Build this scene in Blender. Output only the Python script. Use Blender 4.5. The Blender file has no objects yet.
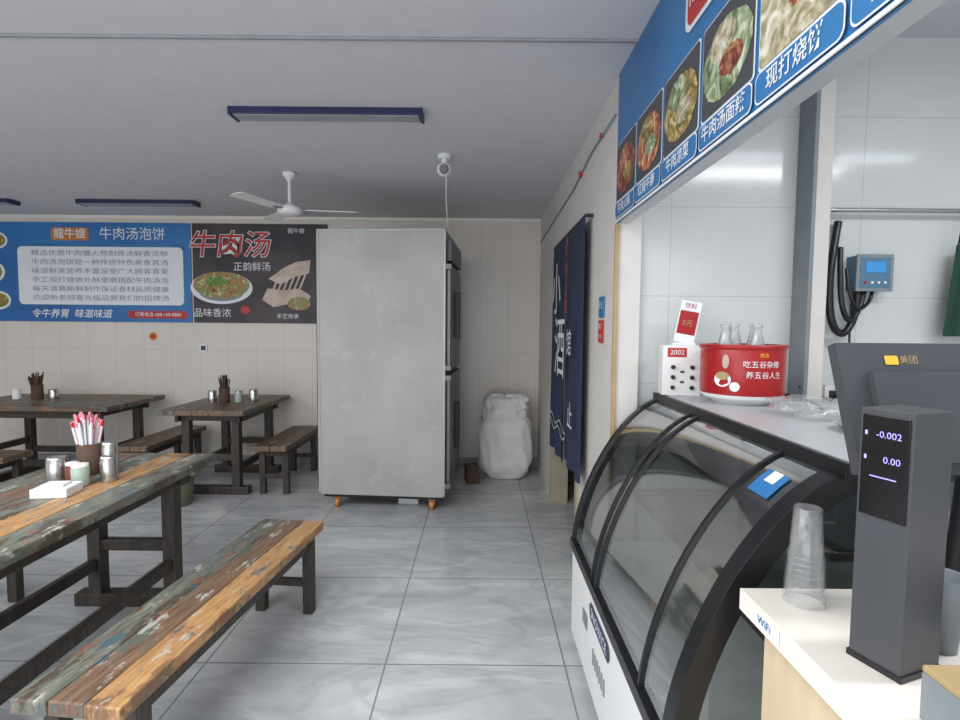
import bpy, math, random
from mathutils import Matrix, Vector
random.seed(7)
scene = bpy.context.scene
col = scene.collection

# ---------------------------------------------------------------- materials
def srgb(r, g, b):
    def f(c):
        c /= 255.0
        return c/12.92 if c <= 0.04045 else ((c+0.055)/1.055)**2.4
    return (f(r), f(g), f(b), 1)

def new_mat(name):
    m = bpy.data.materials.new(name); m.use_nodes = True
    nt = m.node_tree
    return m, nt, nt.nodes['Principled BSDF']

def mat(name, rgb, rough=0.5, metal=0.0, var=0.06, scale=8.0, stretch=(1, 1, 1), bump=0.0, spec=0.5, rgb2=None, smudge=None):
    m, nt, p = new_mat(name)
    tc = nt.nodes.new('ShaderNodeTexCoord'); mp = nt.nodes.new('ShaderNodeMapping')
    mp.inputs['Scale'].default_value = stretch
    nt.links.new(tc.outputs['Object'], mp.inputs['Vector'])
    n = nt.nodes.new('ShaderNodeTexNoise'); n.inputs['Scale'].default_value = scale; n.inputs['Detail'].default_value = 4
    nt.links.new(mp.outputs[0], n.inputs['Vector'])
    c = srgb(*rgb)
    cr = nt.nodes.new('ShaderNodeValToRGB')
    cr.color_ramp.elements[0].position = 0.35; cr.color_ramp.elements[1].position = 0.65
    if rgb2:
        c2 = srgb(*rgb2)
        cr.color_ramp.elements[0].color = c; cr.color_ramp.elements[1].color = c2
    else:
        cr.color_ramp.elements[0].color = tuple(x*(1-var) for x in c[:3])+(1,)
        cr.color_ramp.elements[1].color = tuple(min(1, x*(1+var)) for x in c[:3])+(1,)
    nt.links.new(n.outputs['Fac'], cr.inputs[0])
    out = cr.outputs[0]
    if smudge:
        n2 = nt.nodes.new('ShaderNodeTexNoise'); n2.inputs['Scale'].default_value = 4.5; n2.inputs['Detail'].default_value = 8; n2.inputs['Roughness'].default_value = .75
        mp2 = nt.nodes.new('ShaderNodeMapping'); mp2.inputs['Location'].default_value = (4, 2, 7)
        nt.links.new(tc.outputs['Object'], mp2.inputs[0]); nt.links.new(mp2.outputs[0], n2.inputs['Vector'])
        r2 = nt.nodes.new('ShaderNodeValToRGB'); e = r2.color_ramp.elements
        e[0].position = .56; e[0].color = (0, 0, 0, 1); e[1].position = .68; e[1].color = (.55, .55, .55, 1)
        nt.links.new(n2.outputs['Fac'], r2.inputs[0])
        mx = nt.nodes.new('ShaderNodeMix'); mx.data_type = 'RGBA'
        nt.links.new(r2.outputs[0], mx.inputs['Factor']); nt.links.new(out, mx.inputs['A']); mx.inputs['B'].default_value = srgb(*smudge)
        out = mx.outputs['Result']
    nt.links.new(out, p.inputs['Base Color'])
    p.inputs['Roughness'].default_value = rough; p.inputs['Metallic'].default_value = metal
    p.inputs['Specular IOR Level'].default_value = spec
    if bump:
        b = nt.nodes.new('ShaderNodeBump'); b.inputs['Strength'].default_value = bump; b.inputs['Distance'].default_value = 0.01
        nt.links.new(n.outputs['Fac'], b.inputs['Height']); nt.links.new(b.outputs[0], p.inputs['Normal'])
    return m

def tile_mat(name, rgb, rgb2, line, w, h, shift=(0, 0), axis='XY', rough=0.3, mortar=0.004, nscale=1.5, veins=False):
    m, nt, p = new_mat(name)
    tc = nt.nodes.new('ShaderNodeTexCoord')
    sep = nt.nodes.new('ShaderNodeSeparateXYZ'); cmb = nt.nodes.new('ShaderNodeCombineXYZ')
    nt.links.new(tc.outputs['Object'], sep.inputs[0])
    nt.links.new(sep.outputs[axis[0]], cmb.inputs[0]); nt.links.new(sep.outputs[axis[1]], cmb.inputs[1])
    mp = nt.nodes.new('ShaderNodeMapping'); mp.inputs['Location'].default_value = (shift[0], shift[1], 0)
    nt.links.new(cmb.outputs[0], mp.inputs[0])
    br = nt.nodes.new('ShaderNodeTexBrick'); br.offset = 0; br.squash = 1
    br.inputs['Scale'].default_value = 1; br.inputs['Mortar Size'].default_value = mortar
    br.inputs['Brick Width'].default_value = w; br.inputs['Row Height'].default_value = h
    br.inputs['Mortar Smooth'].default_value = 0.1
    nt.links.new(mp.outputs[0], br.inputs['Vector'])
    n = nt.nodes.new('ShaderNodeTexNoise'); n.inputs['Scale'].default_value = nscale; n.inputs['Detail'].default_value = 8
    n.inputs['Roughness'].default_value = 0.6
    if veins:
        n.inputs['Distortion'].default_value = 1.2
        mp2 = nt.nodes.new('ShaderNodeMapping'); mp2.inputs['Rotation'].default_value = (0, 0, 0.7); mp2.inputs['Scale'].default_value = (0.7, 2.2, 1)
        nt.links.new(tc.outputs['Object'], mp2.inputs[0]); nt.links.new(mp2.outputs[0], n.inputs['Vector'])
    else:
        nt.links.new(tc.outputs['Object'], n.inputs['Vector'])
    cr = nt.nodes.new('ShaderNodeValToRGB')
    cr.color_ramp.elements[0].position = 0.3; cr.color_ramp.elements[1].position = 0.7
    cr.color_ramp.elements[0].color = srgb(*rgb); cr.color_ramp.elements[1].color = srgb(*rgb2)
    nt.links.new(n.outputs['Fac'], cr.inputs[0])
    base = cr.outputs[0]
    if veins:
        # soft pale and dark marble veins
        for (sc, pc, off, wd, am) in ((1.1, (214, 217, 219), 3.0, .035, .42), (1.6, (146, 151, 156), 9.0, .03, .36)):
            v = nt.nodes.new('ShaderNodeTexNoise'); v.inputs['Scale'].default_value = sc; v.inputs['Detail'].default_value = 5; v.inputs['Distortion'].default_value = .8
            mp3 = nt.nodes.new('ShaderNodeMapping'); mp3.inputs['Rotation'].default_value = (0, 0, 0.6); mp3.inputs['Scale'].default_value = (.6, 1.8, 1); mp3.inputs['Location'].default_value = (off, 0, 0)
            nt.links.new(tc.outputs['Object'], mp3.inputs[0]); nt.links.new(mp3.outputs[0], v.inputs['Vector'])
            rr = nt.nodes.new('ShaderNodeValToRGB'); e = rr.color_ramp.elements
            e[0].position = .5-wd; e[0].color = (0, 0, 0, 1); e[1].position = .5+wd; e[1].color = (0, 0, 0, 1)
            k = e.new(.5); k.color = (am, am, am, 1)
            nt.links.new(v.outputs['Fac'], rr.inputs[0])
            mm = nt.nodes.new('ShaderNodeMix'); mm.data_type = 'RGBA'
            nt.links.new(rr.outputs[0], mm.inputs['Factor']); nt.links.new(base, mm.inputs['A']); mm.inputs['B'].default_value = srgb(*pc)
            base = mm.outputs['Result']
    mx = nt.nodes.new('ShaderNodeMix'); mx.data_type = 'RGBA'
    nt.links.new(br.outputs['Fac'], mx.inputs['Factor'])
    nt.links.new(base, mx.inputs['A']); mx.inputs['B'].default_value = srgb(*line)
    nt.links.new(mx.outputs['Result'], p.inputs['Base Color'])
    p.inputs['Roughness'].default_value = rough
    return m

def wood_paint(name, c1, c2, patch, stretch, thr=0.56, rough=0.45):
    """old boat timber: grain between c1 and c2 with worn paint patches"""
    m, nt, p = new_mat(name)
    tc = nt.nodes.new('ShaderNodeTexCoord'); mp = nt.nodes.new('ShaderNodeMapping')
    mp.inputs['Scale'].default_value = stretch
    nt.links.new(tc.outputs['Object'], mp.inputs[0])
    g = nt.nodes.new('ShaderNodeTexNoise'); g.inputs['Scale'].default_value = 6; g.inputs['Detail'].default_value = 7
    g.inputs['Distortion'].default_value = 0.6
    nt.links.new(mp.outputs[0], g.inputs['Vector'])
    cr = nt.nodes.new('ShaderNodeValToRGB')
    cr.color_ramp.elements[0].position = 0.36; cr.color_ramp.elements[1].position = 0.62
    cr.color_ramp.elements[0].color = srgb(*c1); cr.color_ramp.elements[1].color = srgb(*c2)
    nt.links.new(g.outputs['Fac'], cr.inputs[0])
    last = cr.outputs[0]
    for (sc, th, pc, off) in ((1.7, thr, patch, 0.0), (3.8, thr+.04, (170, 172, 166), 5.3), (3.0, thr+.04, (66, 92, 104), 11.0), (4.4, thr+.05, (140, 76, 54), 17.0)):
        n = nt.nodes.new('ShaderNodeTexNoise'); n.inputs['Scale'].default_value = sc; n.inputs['Detail'].default_value = 9
        n.inputs['Roughness'].default_value = 0.7
        mp2 = nt.nodes.new('ShaderNodeMapping'); mp2.inputs['Scale'].default_value = tuple(0.25*s+1.6 for s in stretch)
        mp2.inputs['Location'].default_value = (off, off*.7, 0)
        nt.links.new(tc.outputs['Object'], mp2.inputs[0]); nt.links.new(mp2.outputs[0], n.inputs['Vector'])
        r2 = nt.nodes.new('ShaderNodeValToRGB')
        r2.color_ramp.elements[0].position = th; r2.color_ramp.elements[1].position = th+0.03
        r2.color_ramp.elements[0].color = (0, 0, 0, 1); r2.color_ramp.elements[1].color = (.85, .85, .85, 1)
        nt.links.new(n.outputs['Fac'], r2.inputs[0])
        mx = nt.nodes.new('ShaderNodeMix'); mx.data_type = 'RGBA'
        nt.links.new(r2.outputs[0], mx.inputs['Factor']); nt.links.new(last, mx.inputs['A'])
        mx.inputs['B'].default_value = srgb(*pc)
        last = mx.outputs['Result']
    nt.links.new(last, p.inputs['Base Color'])
    b = nt.nodes.new('ShaderNodeBump'); b.inputs['Strength'].default_value = 0.3; b.inputs['Distance'].default_value = 0.005
    nt.links.new(g.outputs['Fac'], b.inputs['Height']); nt.links.new(b.outputs[0], p.inputs['Normal'])
    p.inputs['Roughness'].default_value = rough
    return m

def food_mat(name, cols, scale=18):
    m, nt, p = new_mat(name)
    tc = nt.nodes.new('ShaderNodeTexCoord')
    n = nt.nodes.new('ShaderNodeTexNoise'); n.inputs['Scale'].default_value = scale; n.inputs['Detail'].default_value = 3; n.inputs['Distortion'].default_value = 2.0
    nt.links.new(tc.outputs['Object'], n.inputs['Vector'])
    cr = nt.nodes.new('ShaderNodeValToRGB')
    e = cr.color_ramp.elements
    while len(e) < len(cols): e.new(0.5)
    for i, c in enumerate(cols):
        e[i].position = 0.3+0.4*i/(len(cols)-1); e[i].color = srgb(*c)
    nt.links.new(n.outputs['Fac'], cr.inputs[0]); nt.links.new(cr.outputs[0], p.inputs['Base Color'])
    p.inputs['Roughness'].default_value = 0.35
    return m

def emit(name, rgb, s):
    m, nt, p = new_mat(name)
    p.inputs['Base Color'].default_value = srgb(*rgb)
    p.inputs['Emission Color'].default_value = srgb(*rgb); p.inputs['Emission Strength'].default_value = s
    return m

def glass_mat(name, tint=(0.8, 0.85, 0.85), gl=0.12, rough=0.05, milk=0.0, fr=0.6):
    m = bpy.data.materials.new(name); m.use_nodes = True; nt = m.node_tree
    nt.nodes.remove(nt.nodes['Principled BSDF']); out = nt.nodes['Material Output']
    t = nt.nodes.new('ShaderNodeBsdfTransparent'); t.inputs[0].default_value = tint+(1,)
    g = nt.nodes.new('ShaderNodeBsdfGlossy'); g.inputs['Roughness'].default_value = rough
    lw = nt.nodes.new('ShaderNodeLayerWeight'); lw.inputs[0].default_value = 0.25
    ad = nt.nodes.new('ShaderNodeMath'); ad.operation = 'MULTIPLY_ADD'; ad.inputs[1].default_value = fr; ad.inputs[2].default_value = gl
    ad.use_clamp = True
    nt.links.new(lw.outputs['Fresnel'], ad.inputs[0])
    base = t.outputs[0]
    if milk:
        d = nt.nodes.new('ShaderNodeBsdfDiffuse'); d.inputs[0].default_value = (.95, .97, .98, 1)
        tl = nt.nodes.new('ShaderNodeBsdfTranslucent'); tl.inputs[0].default_value = (.95, .97, .98, 1)
        m0 = nt.nodes.new('ShaderNodeMixShader'); m0.inputs[0].default_value = .4
        nt.links.new(d.outputs[0], m0.inputs[1]); nt.links.new(tl.outputs[0], m0.inputs[2])
        m1 = nt.nodes.new('ShaderNodeMixShader'); m1.inputs[0].default_value = milk
        nt.links.new(t.outputs[0], m1.inputs[1]); nt.links.new(m0.outputs[0], m1.inputs[2]); base = m1.outputs[0]
    mx = nt.nodes.new('ShaderNodeMixShader'); nt.links.new(ad.outputs[0], mx.inputs[0])
    nt.links.new(base, mx.inputs[1]); nt.links.new(g.outputs[0], mx.inputs[2]); nt.links.new(mx.outputs[0], out.inputs[0])
    return m

M_floor = tile_mat('marble_floor_tiles', (164, 168, 172), (198, 201, 203), (126, 130, 134), 0.8, 0.8, (0.41+8, -2.23+8), 'XY', 0.2, 0.004, 1.6, True)
M_ceil = mat('ceiling_paint', (206, 206, 212), 0.85, var=0.02)
M_wallback = tile_mat('back_wall_panels', (212, 206, 198), (219, 213, 205), (198, 192, 184), 0.30, 0.62, (9, 0.0), 'XZ', 0.3, 0.003)
M_wallside = mat('side_wall_paint', (210, 207, 202), 0.6, var=0.03)
M_kwall = tile_mat('kitchen_wall_panels', (200, 204, 203), (208, 211, 210), (180, 184, 184), 0.9, 0.42, (9, 0.02), 'XZ', 0.12, 0.002)
M_white = mat('white_plastic', (228, 229, 229), 0.4, var=0.02)
M_offw = mat('offwhite_laminate', (230, 226, 217), 0.35, var=0.02)
M_black = mat('black_plastic', (22, 23, 26), 0.35, var=0.1)
M_blackgl = mat('black_gloss', (14, 14, 17), 0.12)
M_dgrey = mat('dark_grey_plastic', (68, 70, 75), 0.4, var=0.04)
M_steel = mat('brushed_steel', (165, 166, 165), 0.45, 0.4, var=0.05, scale=3, stretch=(1, 1, 5))
M_steelc = mat('cabinet_steel', (170, 171, 168), 0.6, 0.15, var=0.10, scale=1.8, smudge=(196, 197, 194))
M_doorside = mat('cabinet_door_side', (104, 106, 108), 0.4, 0.5)
M_chrome = mat('tin_metal', (190, 190, 188), 0.25, 0.9)
M_deck = mat('counter_steel', (184, 188, 192), 0.32, 0.15, var=0.03)
M_navy = mat('navy_metal', (34, 40, 80), 0.4)
M_gdiff = mat('lamp_diffuser', (150, 152, 158), 0.5)
M_dwood = mat('dark_leg_wood', (44, 40, 38), 0.5, scale=10, rgb2=(66, 58, 50), stretch=(4, 4, 1))
M_lwood = mat('light_wood_laminate', (206, 186, 154), 0.45, scale=5, rgb2=(218, 200, 170), stretch=(4, 4, 0.5))
M_trimw = mat('wood_trim', (170, 148, 108), 0.5)
M_frame = mat('door_frame_wood', (160, 152, 132), 0.5)
M_curt = mat('navy_cloth', (40, 50, 74), 0.9, scale=60, var=0.15)
M_blue = mat('banner_blue', (40, 100, 164), 0.45, scale=1.2, rgb2=(52, 122, 184))
M_sblue = mat('sign_blue', (40, 102, 160), 0.35, scale=2, rgb2=(52, 122, 178))
M_bwhite = mat('print_white', (228, 232, 236), 0.5, var=0.02)
M_btext = mat('print_grey_text', (128, 138, 150), 0.6)
M_red = mat('print_red', (184, 44, 42), 0.4)
M_redpot = mat('pot_red', (162, 26, 30), 0.28, var=0.05)
M_yel = mat('yellow_print', (226, 186, 50), 0.5)
M_dark = mat('poster_dark', (46, 42, 48), 0.5, scale=3, rgb2=(74, 66, 70))
M_skin = mat('poster_pale', (186, 164, 148), 0.5, scale=8, rgb2=(214, 198, 184))
M_green = mat('herb_green', (70, 120, 48), 0.6, scale=30, rgb2=(132, 160, 84))
M_broth = food_mat('poster_broth', [(90, 50, 28), (176, 120, 60), (96, 128, 60), (220, 200, 150)], 12)
M_sack = mat('woven_sack', (218, 218, 216), 0.75, scale=9, bump=1.0, var=0.06)
M_card = mat('cardboard', (84, 64, 52), 0.8)
M_orange = mat('caster_orange', (190, 120, 50), 0.4)
M_olive = mat('olive_bucket', (118, 126, 100), 0.5)
M_caseglass = glass_mat('case_glass', (0.76, 0.79, 0.79), 0.09, fr=.5)
M_cup = glass_mat('clear_plastic', (0.98, 0.985, 0.99), 0.03, 0.12, 0.10, fr=.22)
M_bag = glass_mat('bag_plastic', (0.97, 0.98, 0.98), 0.05, 0.15, 0.18, fr=.3)
M_bottle = glass_mat('bottle_glass', (0.9, 0.93, 0.93), 0.08, 0.05, 0.3)
M_caseint = mat('case_inner', (172, 178, 178), 0.5)
M_boxgrey = mat('box_grey', (126, 134, 140), 0.5)
M_controlblue = mat('controller_blue', (82, 118, 144), 0.4)
M_lcd = emit('lcd_blue', (50, 130, 190), 0.35)
M_digit = emit('display_digits', (160, 145, 240), 0.85)
M_tube = emit('fluorescent_tube', (240, 246, 255), 14)
M_greencloth = mat('green_cloth', (24, 62, 46), 0.8)
M_pink = mat('pink_paper', (222, 140, 156), 0.6)
M_palejar = mat('jar_pale_green', (158, 176, 164), .25)

LW = (16, 1.2, 4)   # grain along Y
LX = (1.2, 16, 4)   # grain along X
def plankset(tag, st):
    return [wood_paint('plank_teal_'+tag, (84, 88, 82), (118, 120, 108), (74, 60, 50), st, 0.54),
            wood_paint('plank_brown_'+tag, (94, 72, 58), (126, 102, 82), (90, 96, 90), st, 0.55),
            wood_paint('plank_orange_'+tag, (150, 112, 72), (182, 144, 98), (112, 86, 64), st, 0.55),
            wood_paint('plank_umber_'+tag, (88, 70, 56), (122, 98, 78), (76, 90, 90), st, 0.56)]
PY = plankset('y', LW); PX = plankset('x', LX)

# ---------------------------------------------------------------- builder
def MB(x, y, z):   # faces -Y : a->X, b->Z
    return Matrix(((1, 0, 0, x), (0, 0, -1, y), (0, 1, 0, z), (0, 0, 0, 1)))
def MS(x, y, z):   # faces -X : a->-Y, b->Z
    return Matrix(((0, 0, -1, x), (-1, 0, 0, y), (0, 1, 0, z), (0, 0, 0, 1)))

class B:
    def __init__(s, name, loc=(0, 0, 0), rz=0.0):
        s.name = name; s.loc = loc; s.rz = rz
        s.v = []; s.f = []; s.m = []; s.sm = []; s.mats = []
    def mi(s, m):
        if m not in s.mats: s.mats.append(m)
        return s.mats.index(m)
    def add(s, vs, fs, m, smooth=False, M=None):
        o = len(s.v)
        for v in vs:
            v = Vector(v)
            s.v.append(M @ v if M is not None else v)
        i = s.mi(m)
        for f in fs:
            s.f.append([o+k for k in f]); s.m.append(i); s.sm.append(smooth)
    def box(s, x0, x1, y0, y1, z0, z1, m, M=None):
        vs = [(x0, y0, z0), (x1, y0, z0), (x1, y1, z0), (x0, y1, z0), (x0, y0, z1), (x1, y0, z1), (x1, y1, z1), (x0, y1, z1)]
        fs = [(0, 3, 2, 1), (4, 5, 6, 7), (0, 1, 5, 4), (1, 2, 6, 5), (2, 3, 7, 6), (3, 0, 4, 7)]
        s.add(vs, fs, m, M=M)
    def cyl(s, p0, p1, r0, r1, m, n=24, M=None):
        p0 = Vector(p0); p1 = Vector(p1); d = (p1-p0).normalized()
        a = d.orthogonal().normalized(); b = d.cross(a)
        vs = []
        for p, r in ((p0, r0), (p1, r1)):
            for k in range(n):
                t = 2*math.pi*k/n
                vs.append(p+a*math.cos(t)*r+b*math.sin(t)*r)
        s.add(vs, [(k, (k+1) % n, n+(k+1) % n, n+k) for k in range(n)], m, True, M)
        s.add(vs[:n], [tuple(reversed(range(n)))], m, False, M)
        s.add(vs[n:], [tuple(range(n))], m, False, M)
    def lathe(s, cx, cy, prof, m, n=32, M=None):
        vs = []
        for r, z in prof:
            for k in range(n):
                t = 2*math.pi*k/n
                vs.append((cx+r*math.cos(t), cy+r*math.sin(t), z))
        fs = []
        for j in range(len(prof)-1):
            for k in range(n):
                fs.append((j*n+k, j*n+(k+1) % n, (j+1)*n+(k+1) % n, (j+1)*n+k))
        s.add(vs, fs, m, True, M)
    def tube(s, pts, r, m, n=8, M=None, smooth=0):
        pts = [Vector(p) for p in pts]
        for _ in range(smooth):
            q = [pts[0]]
            for a, c in zip(pts[:-1], pts[1:]):
                q += [a*.75+c*.25, a*.25+c*.75]
            q.append(pts[-1]); pts = q
        vs = []; ref = None
        for i, p in enumerate(pts):
            d = (pts[min(i+1, len(pts)-1)]-pts[max(i-1, 0)]).normalized()
            if ref is None: ref = d.orthogonal().normalized()
            a = (ref-d*ref.dot(d)).normalized(); ref = a; b = d.cross(a)
            for k in range(n):
                t = 2*math.pi*k/n
                vs.append(p+a*math.cos(t)*r+b*math.sin(t)*r)
        fs = []
        for i in range(len(pts)-1):
            for k in range(n):
                fs.append((i*n+k, i*n+(k+1) % n, (i+1)*n+(k+1) % n, (i+1)*n+k))
        fs.append(tuple(reversed(range(n)))); fs.append(tuple((len(pts)-1)*n+k for k in range(n)))
        s.add(vs, fs, m, True, M)
    def rrect(s, x0, x1, y0, y1, r, m, M, z=0.0):
        vs = []
        for cx, cy, a0 in ((x1-r, y1-r, 0), (x0+r, y1-r, 90), (x0+r, y0+r, 180), (x1-r, y0+r, 270)):
            for k in range(7):
                t = math.radians(a0+15*k); vs.append((cx+r*math.cos(t), cy+r*math.sin(t), z))
        s.add(vs, [tuple(range(len(vs)))], m, M=M)
    def ell(s, cx, cy, rx, ry, m, M, z=0.0, n=32, jit=0):
        vs = [(cx+rx*math.cos(2*math.pi*k/n)*(1+jit*random.uniform(-1, 1)), cy+ry*math.sin(2*math.pi*k/n)*(1+jit*random.uniform(-1, 1)), z) for k in range(n)]
        s.add(vs, [tuple(range(n))], m, M=M)
    def text(s, body, x, y, size, m, M, z=0.0, align='CENTER', sx=1.0, bold=0.0, shear=0.0):
        cu = bpy.data.curves.new('t', 'FONT'); cu.body = body; cu.size = size; cu.resolution_u = 3
        cu.align_x = align; cu.align_y = 'CENTER'; cu.offset = bold; cu.shear = shear
        ob = bpy.data.objects.new('t', cu); col.objects.link(ob)
        bpy.context.view_layer.update()
        dg = bpy.context.evaluated_depsgraph_get()
        me = ob.evaluated_get(dg).to_mesh()
        vs = [(v.co.x*sx+x, v.co.y+y, z) for v in me.vertices]
        fs = [tuple(p.vertices) for p in me.polygons]
        if vs and fs: s.add(vs, fs, m, M=M)
        ob.evaluated_get(dg).to_mesh_clear()
        bpy.data.objects.remove(ob); bpy.data.curves.remove(cu)
    def build(s, bevel=0.0, solid=0.0):
        me = bpy.data.meshes.new(s.name)
        me.from_pydata([tuple(v) for v in s.v], [], s.f)
        for m in s.mats: me.materials.append(m)
        for p, i, sm in zip(me.polygons, s.m, s.sm): p.material_index = i; p.use_smooth = sm
        me.update()
        ob = bpy.data.objects.new(s.name, me); col.objects.link(ob)
        ob.location = s.loc; ob.rotation_euler = (0, 0, s.rz)
        if bevel:
            b = ob.modifiers.new('bevel', 'BEVEL'); b.width = bevel; b.segments = 2; b.limit_method = 'ANGLE'; b.angle_limit = math.radians(50)
        return ob

# ---------------------------------------------------------------- room shell
YB = 5.57; H = 2.65; WX = 0.63; KY = 2.50; HK = 2.86
b = B('floor'); b.box(-6.2, 3.6, -3, YB+.1, -0.1, 0, M_floor); b.build()
b = B('ceiling'); b.box(-6.2, WX+.05, -3, YB+.1, H, H+.1, M_ceil); b.box(WX+.05, 3.6, KY+.1, YB+.1, H, H+.1, M_ceil); b.build()
b = B('ceiling_kitchen'); b.box(WX+.05, 3.6, -3, KY+.1, HK, HK+.1, M_ceil); b.build()
b = B('wall_back'); b.box(-6.2, 3.6, YB, YB+.1, 0, H, M_wallback); b.build()
b = B('wall_left'); b.box(-6.3, -6.2, -3, YB+.1, 0, H, M_wallside); b.build()
b = B('wall_kitchen_right'); b.box(3.6, 3.7, -3, YB+.1, 0, HK, M_kwall); b.build()
b = B('wall_right')   # with doorway
D0, D1, DT = 3.25, 4.45, 2.05
b.box(WX, WX+.12, KY-.04, D0, 0, H, M_wallside)
b.box(WX, WX+.12, D1, YB, 0, H, M_wallside)
b.box(WX, WX+.12, D0, D1, DT, H, M_wallside)
b.build()
b = B('wall_kitchen_back'); b.box(WX+.12, 3.6, KY, KY+.1, 0, HK, M_kwall); b.build()
b = B('wall_storeroom'); b.box(1.9, 2.0, KY+.1, YB, 0, H, M_wallside); b.build()
b = B('door_frame')
b.box(WX-.015, WX+.135, D1-.05, D1+.02, 0, DT+.03, M_frame)
b.box(WX-.015, WX+.135, D0-.02, D0+.05, 0, DT+.03, M_frame)
b.box(WX-.015, WX+.135, D0-.02, D1+.02, DT-.02, DT+.05, M_frame)
b.build(.004)
b = B('trim_corner'); b.box(WX-.006, WX+.012, KY-.055, KY-.04, 0.0, 1.985, M_trimw); b.build()
b = B('trim_cornice')
b.box(-6.2, WX, YB-.02, YB, H-.03, H, M_offw); b.build()
b = B('baseboard_back'); b.box(-6.2, WX, YB-.012, YB, 0, .1, M_gdiff); b.build()
b = B('trim_ceiling_conduit'); b.box(-6.2, WX, 2.135, 2.155, H-.010, H, M_gdiff); b.build(.004)
b = B('pillar'); b.box(1.50, 1.575, KY-.12, KY, 0, HK, M_wallside); b.box(1.485, 1.505, KY-.125, KY, 0, HK, M_boxgrey); b.build(.004)

b = B('conduit_pipe')
pts = [(WX-.006, KY, 2.50), (WX-.006, 3.0, 2.50), (WX-.006, 3.6, 2.44), (WX-.006, 4.6, 2.42), (WX-.006, 5.5, 2.40)]
b.tube(pts, .007, M_boxgrey)
b.box(WX-.02, WX, 3.3, 3.34, 2.45, 2.48, M_red); b.box(WX-.02, WX, 2.75, 2.77, 2.49, 2.51, M_red)
b.build()

# ---------------------------------------------------------------- header fascia sign
b = B('menu_fascia_sign')
SY0, SY1, SZ0 = -0.6, KY-.075, 1.985
b.box(WX, WX+.05, SY0, SY1, SZ0, HK-.001, M_deck)
b.box(WX-.012, WX, SY0, SY1, SZ0, H-.002, M_sblue)
b.box(WX-.016, WX-.008, SY0, SY1, SZ0, SZ0+.008, M_bwhite)
foods = [food_mat('food_a', [(50, 24, 20), (130, 60, 40), (200, 150, 100)]), food_mat('food_b', [(90, 40, 30), (170, 96, 60), (226, 190, 150)]),
         food_mat('food_c', [(60, 60, 34), (150, 126, 66), (216, 200, 140)]), food_mat('food_d', [(44, 66, 44), (130, 150, 106), (225, 225, 208)], 14),
         food_mat('food_e', [(110, 104, 84), (180, 170, 136), (232, 228, 214)], 14)]
labels = ['牛肉火锅', '红烧牛腩', '牛肉凉菜', '牛肉汤面辣', '现打烧饼', '泡饼套餐', '牛肉汤锅', '红烧牛肉']
for i in range(9):
    yb = SY1-.01-.302*i
    M = MS(WX-.013, yb, 0)
    b.rrect(0.008, .294, 2.07, 2.325, .012, M_bwhite, M, .001)
    b.rrect(0.014, .288, 2.075, 2.32, .012, M_dgrey if i < 4 else foods[4], M, .003)
    b.ell(.15, 2.19, .132, .098, foods[i % 5], M, .004, jit=.05)
    b.ell(.13, 2.24, .07, .045, foods[(i+1) % 5], M, .0045, jit=.12)
    b.ell(.18, 2.17, .06, .035, foods[(i+2) % 5], M, .005, jit=.12)
    b.rrect(0.006, .296, SZ0+.012, SZ0+.082, .02, M_bwhite, M, .006)
    b.rrect(0.010, .292, SZ0+.016, SZ0+.078, .018, M_sblue, M, .007)
    b.text(labels[i % 8], .15, SZ0+.047, .048, M_bwhite, M, .009, bold=.0005)
for yb in (1.62, .2):
    M = MS(WX-.013, yb, 0)
    b.rrect(-.02, .34, 2.385, 2.60, .04, M_bwhite, M, .002)
    b.rrect(0, .32, 2.40, 2.585, .03, M_red, M, .004)
    b.text('龍牛嫂', .16, 2.49, .1, M_bwhite, M, .006)
b.build()

# ---------------------------------------------------------------- banners
b = B('restaurant_banner')
X0, X1, Z0, Z1 = -5.75, -3.07, 1.53, 2.575
M = MB(0, YB-.014, 0)
b.box(X0, X1, YB-.014, YB-.002, Z0, Z1, M_blue)
b.rrect(-4.93, -3.12, 1.69, 2.35, .06, M_sblue, M, .001)
b.rrect(-4.90, -3.15, 1.71, 2.32, .05, M_bwhite, M, .003)
b.rrect(-4.54, -4.14, 2.385, 2.52, .03, M_orange, M, .002)
b.text('龍牛嫂', -4.34, 2.45, .115, M_bwhite, M, .004, bold=.001)
b.text('牛肉汤泡饼', -3.68, 2.45, .14, M_bwhite, M, .004)
body = ['精选优质牛肉慢火熬制骨汤鲜香浓郁', '牛肉汤泡饼是一种传统特色美食其汤', '味道鲜美营养丰富深受广大顾客喜爱', '手工现打烧饼外酥里嫩搭配牛肉汤泡', '每天清晨新鲜制作保证食材品质健康', '欢迎新老顾客光临品尝我们的招牌汤']
for k, t in enumerate(body):
    b.text(t, -4.03, 2.25-k*.094, .064, M_btext, M, .005, sx=1.42)
b.text('令牛养胃  味滋味道', -4.35, 1.61, .10, M_bwhite, M, .004, shear=.2, bold=.001)
b.rrect(-3.75, -3.12, 1.57, 1.65, .03, M_red, M, .002)
b.text('订餐电话 688-168-8886', -3.43, 1.61, .05, M_bwhite, M, .004)
for dx, dz, r in ((-5.12, 2.38, .12), (-5.2, 2.05, .16), (-5.12, 1.75, .13), (-5.5, 2.2, .14), (-5.45, 1.85, .13)):
    b.ell(dx, dz, r, r*.75, M_bwhite, M, .002); b.ell(dx, dz, r*.82, r*.58, M_broth, M, .004)
b.build()

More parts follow.
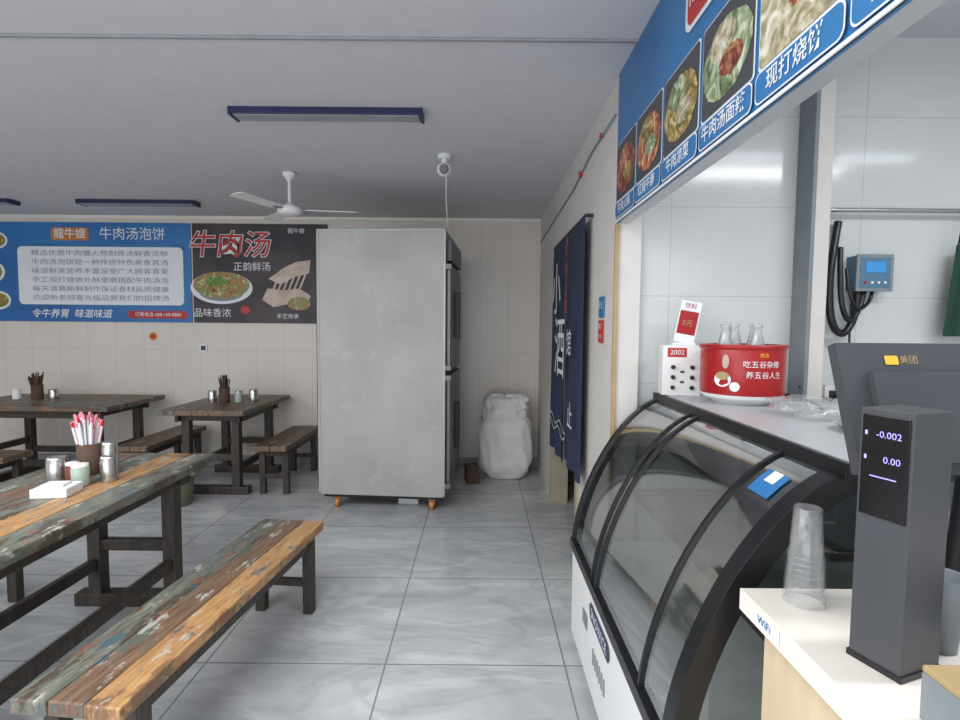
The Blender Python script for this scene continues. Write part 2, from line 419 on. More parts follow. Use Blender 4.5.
b = B('beef_soup_poster')
X0, X1 = -3.05, -1.62
b.box(X0, X1, YB-.014, YB-.002, Z0, Z1, M_dark)
b.ell(-2.75, 1.90, .33, .17, M_bwhite, M, .002); b.ell(-2.75, 1.93, .30, .14, M_broth, M, .004); b.ell(-2.80, 1.97, .12, .05, M_green, M, .005, jit=.15)
b.ell(-2.75, 1.86, .24, .10, M_boxgrey, M, .003)
b.text('牛肉汤', -2.66, 2.34, .29, M_bwhite, M, .005, bold=.009, shear=.15)
b.text('牛肉汤', -2.66, 2.34, .29, M_red, M, .007, bold=.002, shear=.15)
b.text('正韵鲜汤', -2.42, 2.12, .10, M_bwhite, M, .006)
b.text('品味香浓', -2.85, 1.63, .10, M_bwhite, M, .006)
b.text('龍牛嫂', -1.95, 2.50, .06, M_bwhite, M, .006)
def blob(pts, m, z):
    b.add([(x, y, z) for x, y in pts], [tuple(range(len(pts)))], m, M=M)
blob([(-2.32, 1.78), (-2.2, 1.70), (-2.02, 1.74), (-1.86, 1.70), (-1.80, 1.82), (-1.92, 1.90), (-2.1, 1.88), (-2.26, 1.90)], M_skin, .003)
blob([(-2.25, 2.0), (-2.12, 1.94), (-1.98, 2.02), (-1.82, 2.06), (-1.80, 2.2), (-1.95, 2.18), (-2.08, 2.12)], M_skin, .003)
b.ell(-1.93, 1.74, .12, .07, M_broth, M, .004)
for k in range(6):
    xx = -2.22+.055*k
    blob([(xx, 1.86), (xx+.02, 1.86), (xx+.12, 2.10), (xx+.10, 2.10)], M_skin, .0045)
b.ell(-2.5, 1.67, .05, .04, M_red, M, .004)
b.text('手艺传承', -2.05, 1.60, .06, M_bwhite, M, .006)
b.build()

b = B('power_outlet'); b.box(-3.0, -2.92, YB-.014, YB-.002, 1.22, 1.30, M_white); b.box(-2.985, -2.935, YB-.017, YB-.014, 1.235, 1.285, M_dgrey); b.build(.003)
b = B('round_sticker'); b.cyl((-3.5, YB, 1.38), (-3.5, YB-.004, 1.38), .042, .042, M_orange); b.cyl((-3.5, YB-.003, 1.38), (-3.5, YB-.006, 1.38), .022, .022, M_red); b.build()
b = B('blue_notice_sign'); b.box(WX-.010, WX-.002, 2.64, 2.74, 1.56, 1.665, M_sblue); b.text('安全', .05, 0, .045, M_bwhite, MS(WX-.011, 2.74, 1.62), .001); b.build()
b = B('red_fire_sign'); b.box(WX-.010, WX-.002, 2.65, 2.74, 1.43, 1.545, M_red); b.text('消防', .045, .02, .035, M_bwhite, MS(WX-.011, 2.74, 1.49), .001); b.text('119', .045, -.03, .04, M_bwhite, MS(WX-.011, 2.74, 1.49), .001); b.build()

# ---------------------------------------------------------------- noren curtain
b = B('noren_door_curtain')
CX = WX-.045
def curtain_panel(ya, yb, zt, zb, ph):
    nu, nv = 28, 16; vs = []
    for j in range(nv+1):
        w = j/nv
        for i in range(nu+1):
            u = i/nu
            vs.append((CX-.012*(.3+w)*math.sin(u*4*math.pi+ph), ya+(yb-ya)*u, zt+(zb-zt)*w))
    b.add(vs, [(j*(nu+1)+i, j*(nu+1)+i+1, (j+1)*(nu+1)+i+1, (j+1)*(nu+1)+i) for j in range(nv) for i in range(nu)], M_curt, True)
curtain_panel(2.96, 3.56, 2.13, .60, 0)
curtain_panel(3.57, 4.18, 2.13, .56, 2)
b.cyl((CX, 2.955, 2.135), (CX, 4.20, 2.135), .008, .008, M_dwood)
b.box(CX, WX, 2.958, 2.966, 2.125, 2.145, M_curt); b.box(CX, WX, 4.19, 4.198, 2.12, 2.15, M_curt)
Mc = MS(CX-.030, 3.85, 0)
b.text('小', .02, 1.76, .40, M_bwhite, Mc); b.text('酒', .20, 1.34, .46, M_bwhite, Mc); b.text('馆', .58, 1.40, .18, M_bwhite, Mc)
for k, ch in enumerate('本食上馆'):
    b.text(ch, .44, 2.0-.12*k, .11, M_red, Mc)
b.text('止', .66, .95, .18, M_bwhite, Mc)
for k in range(2):
    pts = [(-.22+.08*t, .84-.05*k+.03*math.sin(t*1.3+k)) for t in range(10)]
    vs = [(x, z, 0) for x, z in pts]+[(x, z-.008, 0) for x, z in reversed(pts)]
    b.add(vs, [(i, i+1, 18-i, 19-i) for i in range(9)], M_bwhite, M=Mc)
b.build()

# ---------------------------------------------------------------- steel cabinet
b = B('stainless_steel_freezer', (-.28, 4.12, 0), math.radians(-4))
b.box(-1.03, 0, 0, .80, .13, 2.27, M_steelc)
b.box(-1.035, -1.015, -.004, .0, .13, 2.27, M_steelc); b.box(-.015, .005, -.004, 0, .13, 2.27, M_steel)
b.box(-1.035, .005, -.004, 0, .13, .15, M_steelc); b.box(-1.035, .005, -.004, 0, 2.255, 2.275, M_steel)
for z0, z1 in ((.2, 1.12), (1.16, 2.0)):
    for y0, y1 in ((.04, .39), (.41, .76)):
        b.box(0.012, .038, y0, y1, z0, z1, M_doorside)
        b.box(-.0, .014, y0-.012, y1+.012, z0-.012, z1+.012, M_black)
    b.box(.038, .075, .35, .37, z0+.25, z0+.65, M_black); b.box(.038, .075, .43, .45, z0+.25, z0+.65, M_black)
b.box(0, .045, .05, .75, 2.03, 2.20, M_dgrey)
for z in (.22, 1.10, 1.18, 1.98): b.box(.0, .05, .0, .03, z-.02, z+.02, M_doorside)
b.box(-1.0, -.02, .03, .77, .10, .13, M_black)
for x in (-.9, -.11):
    for y in (.08, .7):
        b.box(x-.035, x+.035, y-.03, y+.03, .085, .105, M_orange)
        b.cyl((x-.014, y, .042), (x+.014, y, .042), .042, .042, M_orange)
        b.box(x-.024, x-.016, y-.02, y+.02, .04, .09, M_chrome); b.box(x+.016, x+.024, y-.02, y+.02, .04, .09, M_chrome)
b.box(-1.05, -1.03, .02, .06, .2, 2.2, M_black)
b.box(-.42, -.25, .2, .4, .0, .09, M_bwhite)
b.build(.004)

def lump(b, c, r, m, seed, amp=.16, sq=.6, sq2=.75):
    random.seed(seed); ph = [random.uniform(0, 6.28) for _ in range(9)]
    nu, nv = 48, 30; vs = []
    for j in range(nv+1):
        th = math.pi*j/nv
        for i in range(nu):
            p = 2*math.pi*i/nu
            k = 1+amp*(.5*math.sin(3*p+ph[0]+2*th)+.35*math.sin(5*p+4*th+ph[1])+.3*math.sin(7*th+ph[2]+p)+.25*math.sin(11*p-6*th+ph[3]))*math.sin(th)
            sx = abs(math.sin(th))**sq
            cp = math.copysign(abs(math.cos(p))**.7, math.cos(p)); sp = math.copysign(abs(math.sin(p))**.7, math.sin(p))
            cz = math.copysign(abs(math.cos(th))**sq2, math.cos(th))
            vs.append((c[0]+r[0]*sx*cp*k, c[1]+r[1]*sx*sp*k, max(0.003, c[2]+r[2]*cz*(1+(k-1)*.5))))
    b.add(vs, [(j*nu+i, j*nu+(i+1) % nu, (j+1)*nu+(i+1) % nu, (j+1)*nu+i) for j in range(nv) for i in range(nu)], m, True)
b = B('woven_sack', (.27, 5.22, 0))
lump(b, (0, 0, .32), (.26, .22, .33), M_sack, 3, .10, .42, .55)
lump(b, (-.01, .02, .64), (.23, .19, .19), M_sack, 5, .14, .45, .7)
lump(b, (.09, -.02, .76), (.12, .12, .09), M_sack, 8, .3, .6, .8)
lump(b, (-.09, -.02, .79), (.09, .08, .06), M_sack, 11, .3, .7, .9)
b.build()
b = B('cardboard_carton', (-.07, 5.0, 0), .2); b.box(-.06, .06, -.09, .09, 0, .16, M_card); b.box(-.06, .0, -.09, -.11, .16, .17, M_card); b.box(-.02, .02, -.091, .091, .13, .161, M_dgrey); b.build(.003)

# ---------------------------------------------------------------- ceiling things
def lamp(x0, x1, y0, y1):
    b = B('ceiling_light_fixture', ((x0+x1)/2, (y0+y1)/2, 0)); w = (x1-x0)/2; d = (y1-y0)/2
    b.box(-w, w, -d, d, H-.035, H, M_navy); b.box(-w+.015, w-.015, -d+.012, d-.012, H-.04, H-.034, M_gdiff)
    b.box(-w-.006, -w+.01, -d-.003, d+.003, H-.042, H, M_navy); b.box(w-.01, w+.006, -d-.003, d+.003, H-.042, H, M_navy)
    b.build(.003)
lamp(-1.33, -.32, 2.80, 2.91)
lamp(-3.72, -2.65, 4.85, 4.98)
lamp(-5.5, -4.35, 4.85, 4.98)
b = B('security_camera', (-.25, 3.55, H))
b.cyl((0, 0, 0), (0, 0, -.03), .045, .045, M_white); b.cyl((0, 0, -.03), (0, 0, -.06), .02, .02, M_white)
b.lathe(0, 0, [(.0, -.14), (.025, -.137), (.044, -.12), (.05, -.095), (.044, -.07), (.025, -.055), (0, -.05)], M_white)
b.cyl((0, -.030, -.10), (0, -.056, -.106), .034, .026, M_blackgl)
b.tube([(0.0, .04, -.02), (.01, .06, -.1), (0, .2, -.24), (-.01, .55, -.36), (-.03, .64, -.373)], .004, M_white)
b.build()
b = B('ceiling_fan', (-1.44, 3.97, H))
b.lathe(0, 0, [(0, 0), (.05, -.003), (.05, -.02), (.02, -.06), (0.012, -.065)], M_white)
b.cyl((0, 0, -.05), (0, 0, -.26), .012, .012, M_white)
b.lathe(0, 0, [(0.012, -.22), (.04, -.245), (.085, -.26), (.09, -.295), (.06, -.315), (0.0, -.32)], M_white)
for a in (8, 128, 248):
    R = Matrix.Rotation(math.radians(a), 4, 'Z') @ Matrix.Translation((0, 0, -.28)) @ Matrix.Rotation(math.radians(8), 4, 'X')
    b.box(.07, .16, -.015, .015, -.004, .004, M_boxgrey, R)
    b.add([(.13, -.045, 0), (.50, -.055, 0), (.52, 0, 0), (.50, .055, 0), (.13, .045, 0), (.13, -.045, .004), (.50, -.055, .004), (.52, 0, .004), (.50, .055, .004), (.13, .045, .004)],
          [(4, 3, 2, 1, 0), (5, 6, 7, 8, 9), (0, 1, 6, 5), (1, 2, 7, 6), (2, 3, 8, 7), (3, 4, 9, 8), (4, 0, 5, 9)], M_white, M=R)
b.build()

# ---------------------------------------------------------------- furniture
def table(cx, cy, lx, ly, z=.76, rz=0.0, seed=1):
    random.seed(seed)
    alongY = ly > lx
    L, W = (ly, lx) if alongY else (lx, ly)
    b = B('wooden_dining_table', (cx, cy, 0), rz)
    R = Matrix.Identity(4) if alongY else Matrix.Rotation(math.radians(90), 4, 'Z')
    P = PY if alongY else PX
    n = 5; w = W/n; order = [3, 1, 0, 3, 1]; random.shuffle(order)
    if seed == 1: order = [0, 1, 0, 2, 0]
    for k in range(n):
        x0 = -W/2+k*w
        b.box(x0+.001, x0+w-.001, -L/2+random.uniform(0, .006), L/2-random.uniform(0, .006), z-.045, z, P[order[k]], R)
    b.box(-W/2+.003, W/2-.003, -L/2+.006, L/2-.006, z-.04, z-.004, M_dwood, R)
    for sx in (-1, 1):
        b.box(sx*(W/2-.10)-.015, sx*(W/2-.10)+.015, -L/2+.12, L/2-.12, z-.12, z-.045, M_dwood, R)
    for sy in (-1, 1):
        y = sy*(L/2-.20)
        b.box(-W/2+.06, W/2-.06, y-.035, y+.035, z-.115, z-.045, M_dwood, R)
        for sx in (-1, 1):
            x = sx*(W/2-.15)
            b.box(x-.035, x+.035, y-.035, y+.035, .06, z-.1, M_dwood, R)
        b.box(-W/2+.04, W/2-.04, y-.04, y+.04, .0, .07, M_dwood, R)
        b.box(-W/2+.16, W/2-.16, y-.025, y+.025, .30, .36, M_dwood, R)
    for sx in (-1, 1):
        b.box(sx*(W/2-.15)-.02, sx*(W/2-.15)+.02, -L/2+.2, L/2-.2, .2, .26, M_dwood, R)
    b.build(.006)
def bench(cx, cy, lx, ly, z=.45, rz=0.0, order=(0, 1, 2)):
    alongY = ly > lx
    L, W = (ly, lx) if alongY else (lx, ly)
    b = B('wooden_bench', (cx, cy, 0), rz)
    R = Matrix.Identity(4) if alongY else Matrix.Rotation(math.radians(90), 4, 'Z')
    P = PY if alongY else PX
    n = len(order); w = W/n
    for k in range(n):
        x0 = -W/2+k*w
        b.box(x0+.001, x0+w-.001, -L/2+.004*(k % 2), L/2-.003*((k+1) % 2), z-.045, z, P[order[k]], R)
    for sx in (-1, 1):
        b.box(sx*(W/2-.035)-.014, sx*(W/2-.035)+.014, -L/2+.08, L/2-.08, z-.10, z-.045, M_dwood, R)
        for sy in (-1, 1):
            x = sx*(W/2-.04); y = sy*(L/2-.11)
            b.box(x-.026, x+.026, y-.026, y+.026, 0, z-.045, M_dwood, R)
    for sy in (-1, 1):
        y = sy*(L/2-.11)
        b.box(-W/2+.04, W/2-.04, y-.018, y+.018, z-.11, z-.05, M_dwood, R)
        b.box(-W/2+.04, W/2-.04, y-.014, y+.014, .14, .18, M_dwood, R)
    b.box(-.012, .012, -L/2+.11, L/2-.11, z-.10, z-.06, M_dwood, R)
    b.build(.005)

TZ = .775
table(-1.84, 2.15, .70, 1.54, TZ, 0, 1)                       # near left
bench(-1.075, 2.075, .34, 1.40, .45, math.radians(-5.8), (0, 1, 2))    # near bench
table(-2.38, 4.93, .74, 1.10, TZ, 0, 2)                       # back middle
bench(-1.83, 4.97, .29, .98, .45, 0, (3, 1))
bench(-3.02, 4.93, .29, 1.0, .45, 0, (1, 3))
table(-4.03, 4.97, 1.5, .86, TZ, 0, 3)                        # back left
bench(-4.3, 4.15, 1.15, .29, .45, 0, (3, 1))
bench(-2.62, 2.2, .30, 1.3, .45, 0, (1, 3))

def straw_holder(x, y, z, s=1.0, pink=True):
    b = B('chopstick_holder', (x, y, z))
    b.lathe(0, 0, [(0, .0), (.042*s, .0), (.044*s, .005), (.044*s, .13*s), (.040*s, .13*s), (.040*s, .01), (0, .01)], M_card)
    random.seed(int(abs(x*100)))
    for k in range(40 if pink else 24):
        a = random.uniform(0, 6.28); r = random.uniform(0, .03)*s; t = random.uniform(.005, .030)*s; h = random.uniform(.19, .24)*s
        p0 = (r*math.cos(a)*.6, r*math.sin(a)*.6, .012); p1 = (r*math.cos(a)+t*math.cos(a), r*math.sin(a)+t*math.sin(a), h)
        m = M_pink if (pink and k % 3 == 0) else (M_bwhite if pink else M_card)
        b.cyl(p0, p1, .0055, .0055, m, 6)
        if pink:
            q = tuple(p0[i]+(p1[i]-p0[i])*1.09 for i in range(3))
            b.cyl(p1, q, .006, .006, M_red if k % 4 == 0 else M_pink, 6)
    b.build()
def jar(name, x, y, z, r, h, m, lid=None):
    b = B(name, (x, y, z))
    b.lathe(0, 0, [(0, 0), (r, 0), (r*1.02, .004), (r*1.02, h*.8), (r*.9, h*.86), (r*.9, h*.88)], m)
    b.lathe(0, 0, [(r*.98, h*.86), (r*.98, h*.98), (r*.5, h), (0, h)], lid or M_chrome)
    b.build()
Z2 = TZ
straw_holder(-1.90, 2.50, TZ, 1.15)
jar('metal_spice_pot', -1.97, 2.39, TZ, .040, .11, M_chrome)
jar('metal_spice_pot', -1.72, 2.38, TZ, .034, .12, M_chrome)
jar('glass_sauce_jar', -1.80, 2.31, TZ, .034, .10, M_palejar, M_white)
jar('metal_spice_pot', -1.80, 2.50, TZ, .034, .16, M_chrome)
jar('glass_sauce_jar', -1.88, 2.37, TZ, .028, .09, mat('chili_oil', (120, 52, 34), .3), M_white)
b = B('tissue_pack', (-1.80, 2.18, TZ), .15); b.box(-.07, .07, -.06, .06, 0, .04, M_bwhite); b.box(-.05, .04, -.03, .035, .04, .05, M_white); b.build(.008)
straw_holder(-2.42, 4.9, Z2, 1.1, False)
jar('metal_spice_pot', -2.55, 4.93, Z2, .04, .11, M_chrome); jar('glass_sauce_jar', -2.30, 4.93, Z2, .035, .11, M_palejar)
jar('metal_spice_pot', -2.18, 4.98, Z2, .04, .12, M_chrome)
straw_holder(-4.28, 5.0, Z2, 1.1, False)
jar('metal_spice_pot', -4.14, 5.02, Z2, .04, .1, M_chrome); jar('glass_sauce_jar', -4.48, 5.0, Z2, .035, .1, M_white, M_white)
b = B('waste_bucket', (-2.52, 4.28, 0)); b.lathe(0, 0, [(0, .01), (.10, .0), (.13, .24), (.138, .25), (.124, .25), (.095, .02), (0, .02)], M_olive); b.build()

# ---------------------------------------------------------------- curved-glass display case
b = B('glass_display_case')
CY0, CY1 = 1.15, 2.42; FX = .45; TX = .85; BX = 1.27; ZB = .50; ZT = 1.18
def prof(n=20):
    out = []
    for k in range(n+1):
        t = math.pi/2*k/n; e = 2/1.58
        x = TX-(TX-FX)*(math.cos(t)**e); z = ZB+(ZT-ZB)*(math.sin(t)**e)
        out.append((x, z))
    return out
pr = prof()
def nrm_at(k):
    a = pr[max(k-1, 0)]; c = pr[min(k+1, len(pr)-1)]
    d = Vector((c[0]-a[0], c[1]-a[1])).normalized(); return Vector((d.y, -d.x))
def arch(y0, y1, th, k0=0, k1=20, m=None, out=.006):
    vs = []
    for k in range(k0, k1+1):
        x, z = pr[k]; nrm = nrm_at(k)
        o = Vector((x, z))-nrm*out; i = Vector((x, z))+nrm*th
        vs += [(o.x, y0, o.y), (o.x, y1, o.y), (i.x, y1, i.y), (i.x, y0, i.y)]
    n = k1-k0; fs = []
    for k in range(n):
        for j in range(4):
            fs.append((k*4+j, k*4+(j+1) % 4, (k+1)*4+(j+1) % 4, (k+1)*4+j))
    fs += [(0, 1, 2, 3), tuple(n*4+j for j in (3, 2, 1, 0))]
    b.add(vs, fs, m or M_black)
arch(CY1-.035, CY1, .035); arch(CY0, CY0+.055, .05)
arch(1.92, 1.938, .018); arch(1.99, 2.005, .018); arch(1.375, 1.39, .018)
vs = []
for x, z in pr: vs += [(x+.002, CY0+.04, z), (x+.002, CY1-.03, z)]
b.add(vs, [(2*k, 2*k+1, 2*k+3, 2*k+2) for k in range(len(pr)-1)], M_caseglass, True)
arch(1.245, 1.335, -.002, 14, 16, M_sblue, .004)       # sticker follows the glass
arch(1.27, 1.31, -.0035, 15, 16, M_bwhite, .0048)
for y in (CY0+.02, CY1-.018):
    vs = [(x+.01, y, z) for x, z in pr]+[(BX, y, ZT), (BX, y, ZB)]
    b.add(vs, [tuple(range(len(vs)))], M_caseglass)
b.box(FX, BX, CY0, CY1, .06, ZB-.02, M_white)
b.box(FX+.04, BX-.04, CY0+.04, CY1-.04, 0, .06, M_black)
b.box(FX-.012, FX+.03, CY0, CY1, ZB-.03, ZB+.012, M_black)
b.box(FX+.03, BX, CY0+.02, CY1-.02, ZB-.02, ZB, M_caseint)
b.box(BX-.03, BX, CY0, CY1, ZB, ZT, M_caseint)
b.box(BX-.04, BX, CY0, CY0+.04, ZB, ZT, M_black); b.box(BX-.04, BX, CY1-.04, CY1, ZB, ZT, M_black)
for z, x0 in ((.76, .70), (.97, .84)):
    b.box(x0, BX-.03, CY0+.06, CY1-.06, z, z+.008, M_caseglass)
    b.box(x0-.01, x0+.004, CY0+.05, CY1-.05, z-.008, z+.012, M_black)
    for y in (CY0+.06, 1.95, CY1-.08): b.box(x0, BX-.03, y, y+.02, z-.02, z, M_black)
b.box(TX-.02, BX+.03, CY0-.01, CY1+.01, ZT, ZT+.03, M_deck)
b.box(TX-.035, TX-.008, CY0-.012, CY1+.012, ZT-.012, ZT+.026, M_black)
b.box(TX-.03, BX+.03, CY0-.014, CY0-.006, ZT-.012, ZT+.02, M_black)
Mf = MS(FX-.002, 0, 0)
b.rrect(-2.02, -1.70, .35, .42, .035, M_navy, Mf, .001); b.text('SNOWICE', -1.86, .385, .055, M_bwhite, Mf, .003)
for k in range(6): b.box(FX-.004, FX, 1.76+.035*k, 1.775+.035*k, .20, .26, M_boxgrey)
b.rrect(-2.15, -2.06, .26, .32, .01, M_boxgrey, Mf, .001)
b.cyl((.83, CY0-.008, .62), (.83, CY0+.02, .62), .05, .05, M_black)
b.build(.002)

DZ = ZT+.03
PR = .155
b = B('red_soup_warmer', (1.055, 2.09, DZ))
b.lathe(0, 0, [(0, 0), (.11, 0), (.115, .012), (.143, .022), (.152, .03), (.152, .05)], M_white, 48)
b.lathe(0, 0, [(PR-.002, .04), (PR, .045), (PR, .225), (PR-.002, .23), (PR-.018, .23), (PR-.018, .06), (0, .06)], M_redpot, 48)
b.lathe(0, 0, [(PR+.001, .215), (PR+.008, .225), (PR+.008, .233), (PR-.02, .235), (PR-.022, .225)], M_redpot, 48)
b.lathe(0, 0, [(PR-.018, .19), (0, .19)], M_dgrey, 48)
def on_cyl(txt, ang0, z, size, m, r=PR+.0015):
    bb = B('x'); bb.text(txt, 0, 0, size, m, Matrix.Identity(4))
    vs = []
    for v in bb.v:
        a = ang0+v.x/r; vs.append((r*math.cos(a), r*math.sin(a), z+v.y))
    b.add(vs, bb.f, m)
on_cyl('吃五谷杂粮', math.radians(-90), .160, .028, M_bwhite); on_cyl('养五谷人生', math.radians(-86), .12, .028, M_bwhite)
on_cyl('热饮', math.radians(-88), .195, .018, M_yel)
def patch(ang0, z, ra, rz_, m, r=PR+.001):
    vs = [(r*math.cos(ang0+ra/r*math.cos(t)), r*math.sin(ang0+ra/r*math.cos(t)), z+rz_*math.sin(t)) for t in [2*math.pi*k/24 for k in range(24)]]
    b.add(vs, [tuple(range(24))], m)
patch(math.radians(-142), .10, .033, .028, M_bwhite); patch(math.radians(-142), .115, .026, .016, M_trimw, PR+.0016)
patch(math.radians(-125), .075, .018, .018, M_bwhite, PR+.0016); patch(math.radians(-138), .17, .013, .027, M_skin)
b.tube([(.15, .02, .03), (.20, .0, .03), (.25, -.1, .008), (.2, -.2, .006)], .006, M_black, smooth=2)
b.build()
for (x, y, h) in ((.965, 2.05, .25), (1.02, 2.09, .255), (1.08, 2.03, .25), (1.11, 2.11, .255), (1.03, 2.16, .25)):
    b = B('glass_bottle', (x, y, DZ+.192))
    h -= .130
    b.lathe(0, 0, [(0, 0), (.028, .002), (.029, .04), (.018, h-.04), (.015, h-.015), (.019, h-.012), (.019, h), (.012, h)], M_bottle, 20); b.build()
b = B('white_timer_box', (.895, 2.33, DZ), math.radians(-10))
b.box(-.08, .08, -.05, .05, 0, .22, M_white)
b.box(-.06, .02, -.053, -.05, .17, .21, M_red); b.text('2002', -.02, .19, .03, M_bwhite, MB(0, -.0545, 0))
for sx in (-.035, .045):
    for z in (.035, .08, .125):
        b.cyl((sx, -.05, z), (sx, -.062, z), .010, .008, M_black, 16)
for z in (.055, .10): b.box(-.005, .012, -.054, -.05, z, z+.010, M_dgrey)
b.build(.006)
b = B('price_card', (.915, 2.35, DZ+.22), math.radians(-8))
T = Matrix.Rotation(math.radians(10), 4, 'Y')
b.box(-.045, .045, -.003, .003, 0.012, .20, M_bwhite, T); Mp = T @ MB(0, -.0035, 0)
b.rrect(-.04, .04, .05, .155, .004, M_redpot, Mp); b.text('5元', 0, .10, .032, M_trimw, Mp, .001); b.text('饮料', 0, .178, .026, M_red, Mp, .001)
b.box(-.05, .05, -.02, .02, -.0, .012, M_white)
b.build()
b = B('clear_plastic_bag', (1.12, 1.76, DZ)); lump(b, (0, 0, .03), (.10, .11, .035), M_bag, 12, .3); b.build()
b = B('steel_tray', (1.14, 1.48, DZ)); b.lathe(0, 0, [(0, .002), (.08, .002), (.10, .02), (.105, .02)], M_chrome); b.build()

# ---------------------------------------------------------------- kitchen wall things
b = B('controller_box', (1.82, KY-.001, 1.77))
b.box(-.08, .08, -.07, 0, -.08, .08, M_controlblue); b.box(-.085, .085, -.078, -.07, -.085, .085, M_boxgrey)
b.box(-.07, .07, -.080, -.078, -.07, .07, M_controlblue)
b.box(-.045, .045, -.083, -.080, .0, .05, M_lcd)
for k in range(4): b.cyl((-.045+.03*k, -.078, -.045), (-.045+.03*k, -.085, -.045), .006, .006, M_red if k == 0 else M_white, 12)
b.tube([(-.05, -.04, -.08), (-.06, -.05, -.20), (-.12, -.06, -.30), (-.19, -.07, -.24), (-.20, -.06, -.05), (-.18, -.05, .10), (-.15, -.03, .24)], .017, M_black, smooth=2)
b.tube([(-.02, -.04, -.08), (-.04, -.05, -.16), (-.10, -.07, -.24), (-.15, -.08, -.16), (-.15, -.06, .0), (-.14, -.04, .12)], .012, M_black, smooth=2)
b.tube([(.02, -.04, -.08), (.0, -.05, -.14), (-.08, -.08, -.18), (-.12, -.08, -.08), (-.12, -.06, .02)], .008, M_black, smooth=2)
b.build(.004)
b = B('hanging_rail'); b.cyl((1.60, KY-.05, 2.06), (3.0, KY-.05, 2.06), .011, .011, M_chrome, 12)
for x in (1.62, 2.3, 2.95): b.box(x-.01, x+.01, KY-.05, KY-.001, 2.045, 2.075, M_chrome)
b.build()
b = B('green_apron')
vs = []; n = 14
for j in range(11):
    for i in range(n+1):
        u = i/n; w = j/10
        vs.append((2.19+.18*u*(.5+.7*w)-.05*w, KY-.075-.015*math.sin(u*9+w), 1.90-.42*w))
b.add(vs, [(j*(n+1)+i, j*(n+1)+i+1, (j+1)*(n+1)+i+1, (j+1)*(n+1)+i) for j in range(10) for i in range(n)], M_greencloth, True)
b.tube([(2.20, KY-.075, 1.90), (2.22, KY-.075, 2.06), (2.24, KY-.075, 2.078), (2.26, KY-.075, 2.06), (2.27, KY-.075, 1.90)], .004, M_greencloth)
b.build()
b = B('power_socket', (1.70, KY-.001, 1.20)); b.box(-.04, .04, -.012, 0, -.04, .04, M_white); b.box(-.02, .02, -.04, -.012, -.02, .015, M_black)
b.tube([(0, -.035, 0), (.02, -.06, .06), (.04, -.05, .15), (.05, -.03, .3), (.06, -.02, .45)], .005, M_black)
b.tube([(0, -.035, 0), (-.04, -.06, -.03), (-.12, -.08, .0), (-.22, -.10, .04)], .005, M_black); b.build()
b = B('kitchen_worktop'); b.box(1.42, 3.2, KY-.55, KY-.135, 0, .86, M_white); b.box(1.40, 3.22, KY-.57, KY-.132, .86, .90, M_deck); b.build(.004)
for xx in (2.05, 2.95):
    b = B('kitchen_fluorescent_lamp', (xx, 1.0, HK)); b.box(-.32, .32, -.04, .04, -.05, 0, M_white); b.cyl((-.29, 0, -.065), (.29, 0, -.065), .014, .014, M_tube, 12); b.build()

# ---------------------------------------------------------------- cashier counter
KZ = .95
b = B('cashier_counter')
b.box(.56, 1.45, -.4, 1.08, KZ-.045, KZ, M_offw)
b.box(.60, 1.42, -.4, 1.05, 0, KZ-.045, M_lwood)
b.box(.598, .60, .52, .525, 0, KZ-.05, M_frame)
b.rrect(-1.03, -.93, KZ-.036, KZ-.008, .003, M_bwhite, MS(.5585, 0, 0)); b.text('WiFi', -.98, KZ-.022, .024, M_sblue, MS(.558, 0, 0), .001)
b.build(.005)

b = B('plastic_cup_stack', (.662, 1.025, KZ))
r = .036; h0 = .10; n = 9; top = (n-1)*.012
for k in range(n):      # rims of the nested, upturned cups
    z = k*.012; rr = r*(1.02-.14*k/n)
    b.lathe(0, 0, [(rr*1.0, z), (rr*1.06, z+.0015), (rr*1.0, z+.004)], M_cup, 28)
b.lathe(0, 0, [(r*.99, 0), (r*.86, top), (r*.70, top+h0), (r*.66, top+h0+.001), (r*.6, top+h0-.004), (0, top+h0-.004)], M_cup, 28)
b.lathe(0, 0, [(r*.94, 0), (r*.80, top), (r*.64, top+h0-.012), (0, top+h0-.012)], M_cup, 28)
b.lathe(0, 0, [(r*.60, top+h0-.024), (0, top+h0-.024)], M_cup, 28)
b.build()

b = B('customer_display_tower', (.692, .835, KZ), math.radians(-70))
b.box(-.040, .040, -.047, .047, .0, .425, M_dgrey)
b.box(-.035, .035, -.050, -.045, .25, .415, M_blackgl)
Md = MB(0, -.0508, 0)
b.text('-0.002', .006, .385, .015, M_digit, Md); b.text('0.00', .012, .345, .015, M_digit, Md)
b.rrect(-.030, -.026, .382, .389, .001, M_digit, Md); b.rrect(-.030, -.026, .342, .349, .001, M_digit, Md)
b.box(-.020, .020, -.0515, -.050, .315, .317, M_digit)
b.box(-.043, .043, -.050, .050, 0, .010, M_black)
b.build(.007)

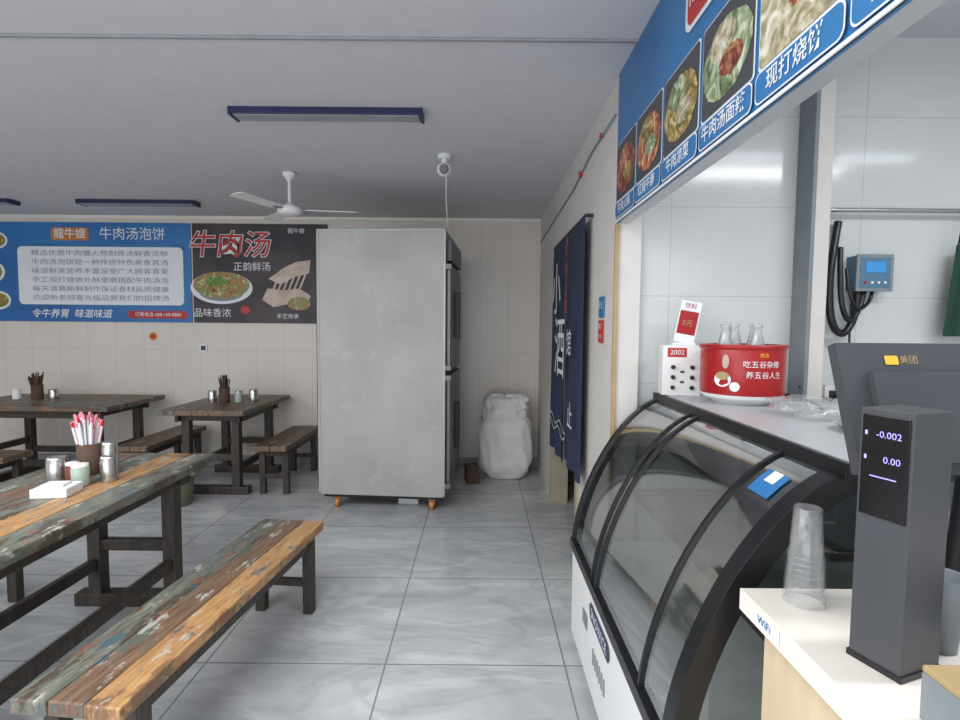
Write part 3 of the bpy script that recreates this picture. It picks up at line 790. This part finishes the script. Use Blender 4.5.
b = B('pos_monitor', (.89, .985, KZ+.42), 0)
T = Matrix.Rotation(math.radians(-20), 4, 'X')
b.box(-.20, .24, -.012, .012, -.14, .11, M_dgrey, T)
b.box(-.15, .19, -.026, -.012, -.12, .05, M_dgrey, T)
b.box(-.19, .23, .012, .014, -.13, .10, M_blackgl, T)
Ms = T @ MB(0, -.0125, 0)
b.rrect(-.112, -.086, .066, .084, .003, M_yel, Ms, .001); b.text('美团', -.066, .075, .018, M_trimw, Ms, .001)
b.cyl((.07, .03, -.41), (.07, .0, -.02), .025, .025, M_black)
b.box(.0, .15, -.05, .09, -.42, -.40, M_black)
b.build(.008)
b = B('grey_cup', (.805, .875, KZ)); b.lathe(0, 0, [(0, 0), (.024, .0), (.033, .13), (.035, .132), (.030, .13), (.022, .006), (0, .006)], M_boxgrey); b.build()
b = B('receipt_printer', (1.00, .80, KZ)); b.box(-.08, .08, -.07, .07, 0, .07, M_black); b.box(-.05, .05, -.03, -.02, .07, .10, M_bwhite); b.box(-.06, .06, -.072, -.07, .02, .05, M_dgrey); b.build(.006)
b = B('small_goods_box', (.71, .63, KZ)); b.box(-.08, .08, -.08, .08, 0, .07, M_boxgrey); b.box(-.08, .08, -.08, .08, .07, .08, M_trimw); b.box(-.03, .03, -.081, .081, .03, .05, M_bwhite); b.build(.003)

# ---------------------------------------------------------------- lights
w = bpy.data.worlds.new('World'); scene.world = w; w.use_nodes = True
bg = w.node_tree.nodes['Background']; bg.inputs[0].default_value = (.88, .92, 1.0, 1); bg.inputs[1].default_value = 1.05
def area(name, loc, rot, sx, sy, e, c=(1, 1, 1)):
    l = bpy.data.lights.new(name, 'AREA'); l.shape = 'RECTANGLE'; l.size = sx; l.size_y = sy; l.energy = e; l.color = c
    o = bpy.data.objects.new(name, l); col.objects.link(o); o.location = loc; o.rotation_euler = rot
area('shopfront_daylight', (-2.2, -2.9, 1.4), (math.radians(80), 0, 0), 6, 2.2, 95, (.95, .97, 1))
area('added_fill_front', (-1.6, .4, H-.05), (0, 0, 0), 2.6, 2.2, 116, (1, .99, .97))  # unseen soft fill added overhead to brighten floor and ceiling, not a room lamp
area('added_fill_side', (-4.4, 1.3, H-.05), (0, 0, 0), 1.6, 1.6, 50, (1, .99, .97))  # second overhead fill, added out of view on the left without any fixture
area('kitchen_lamp', (2.0, .8, HK-.12), (0, 0, 0), 1.6, .3, 34, (.99, .99, 1))

# ---------------------------------------------------------------- camera
cam = bpy.data.cameras.new('Camera'); cam.sensor_width = 36; cam.lens = 19.5; cam.clip_start = .02
co = bpy.data.objects.new('Camera', cam); col.objects.link(co)
R = Matrix.Rotation(math.radians(90-3.53), 4, 'X') @ Matrix.Rotation(math.radians(.5), 4, 'Z')
co.matrix_world = Matrix.Translation((0, 0, 1.5)) @ R
scene.camera = co
scene.view_settings.view_transform = 'Standard'
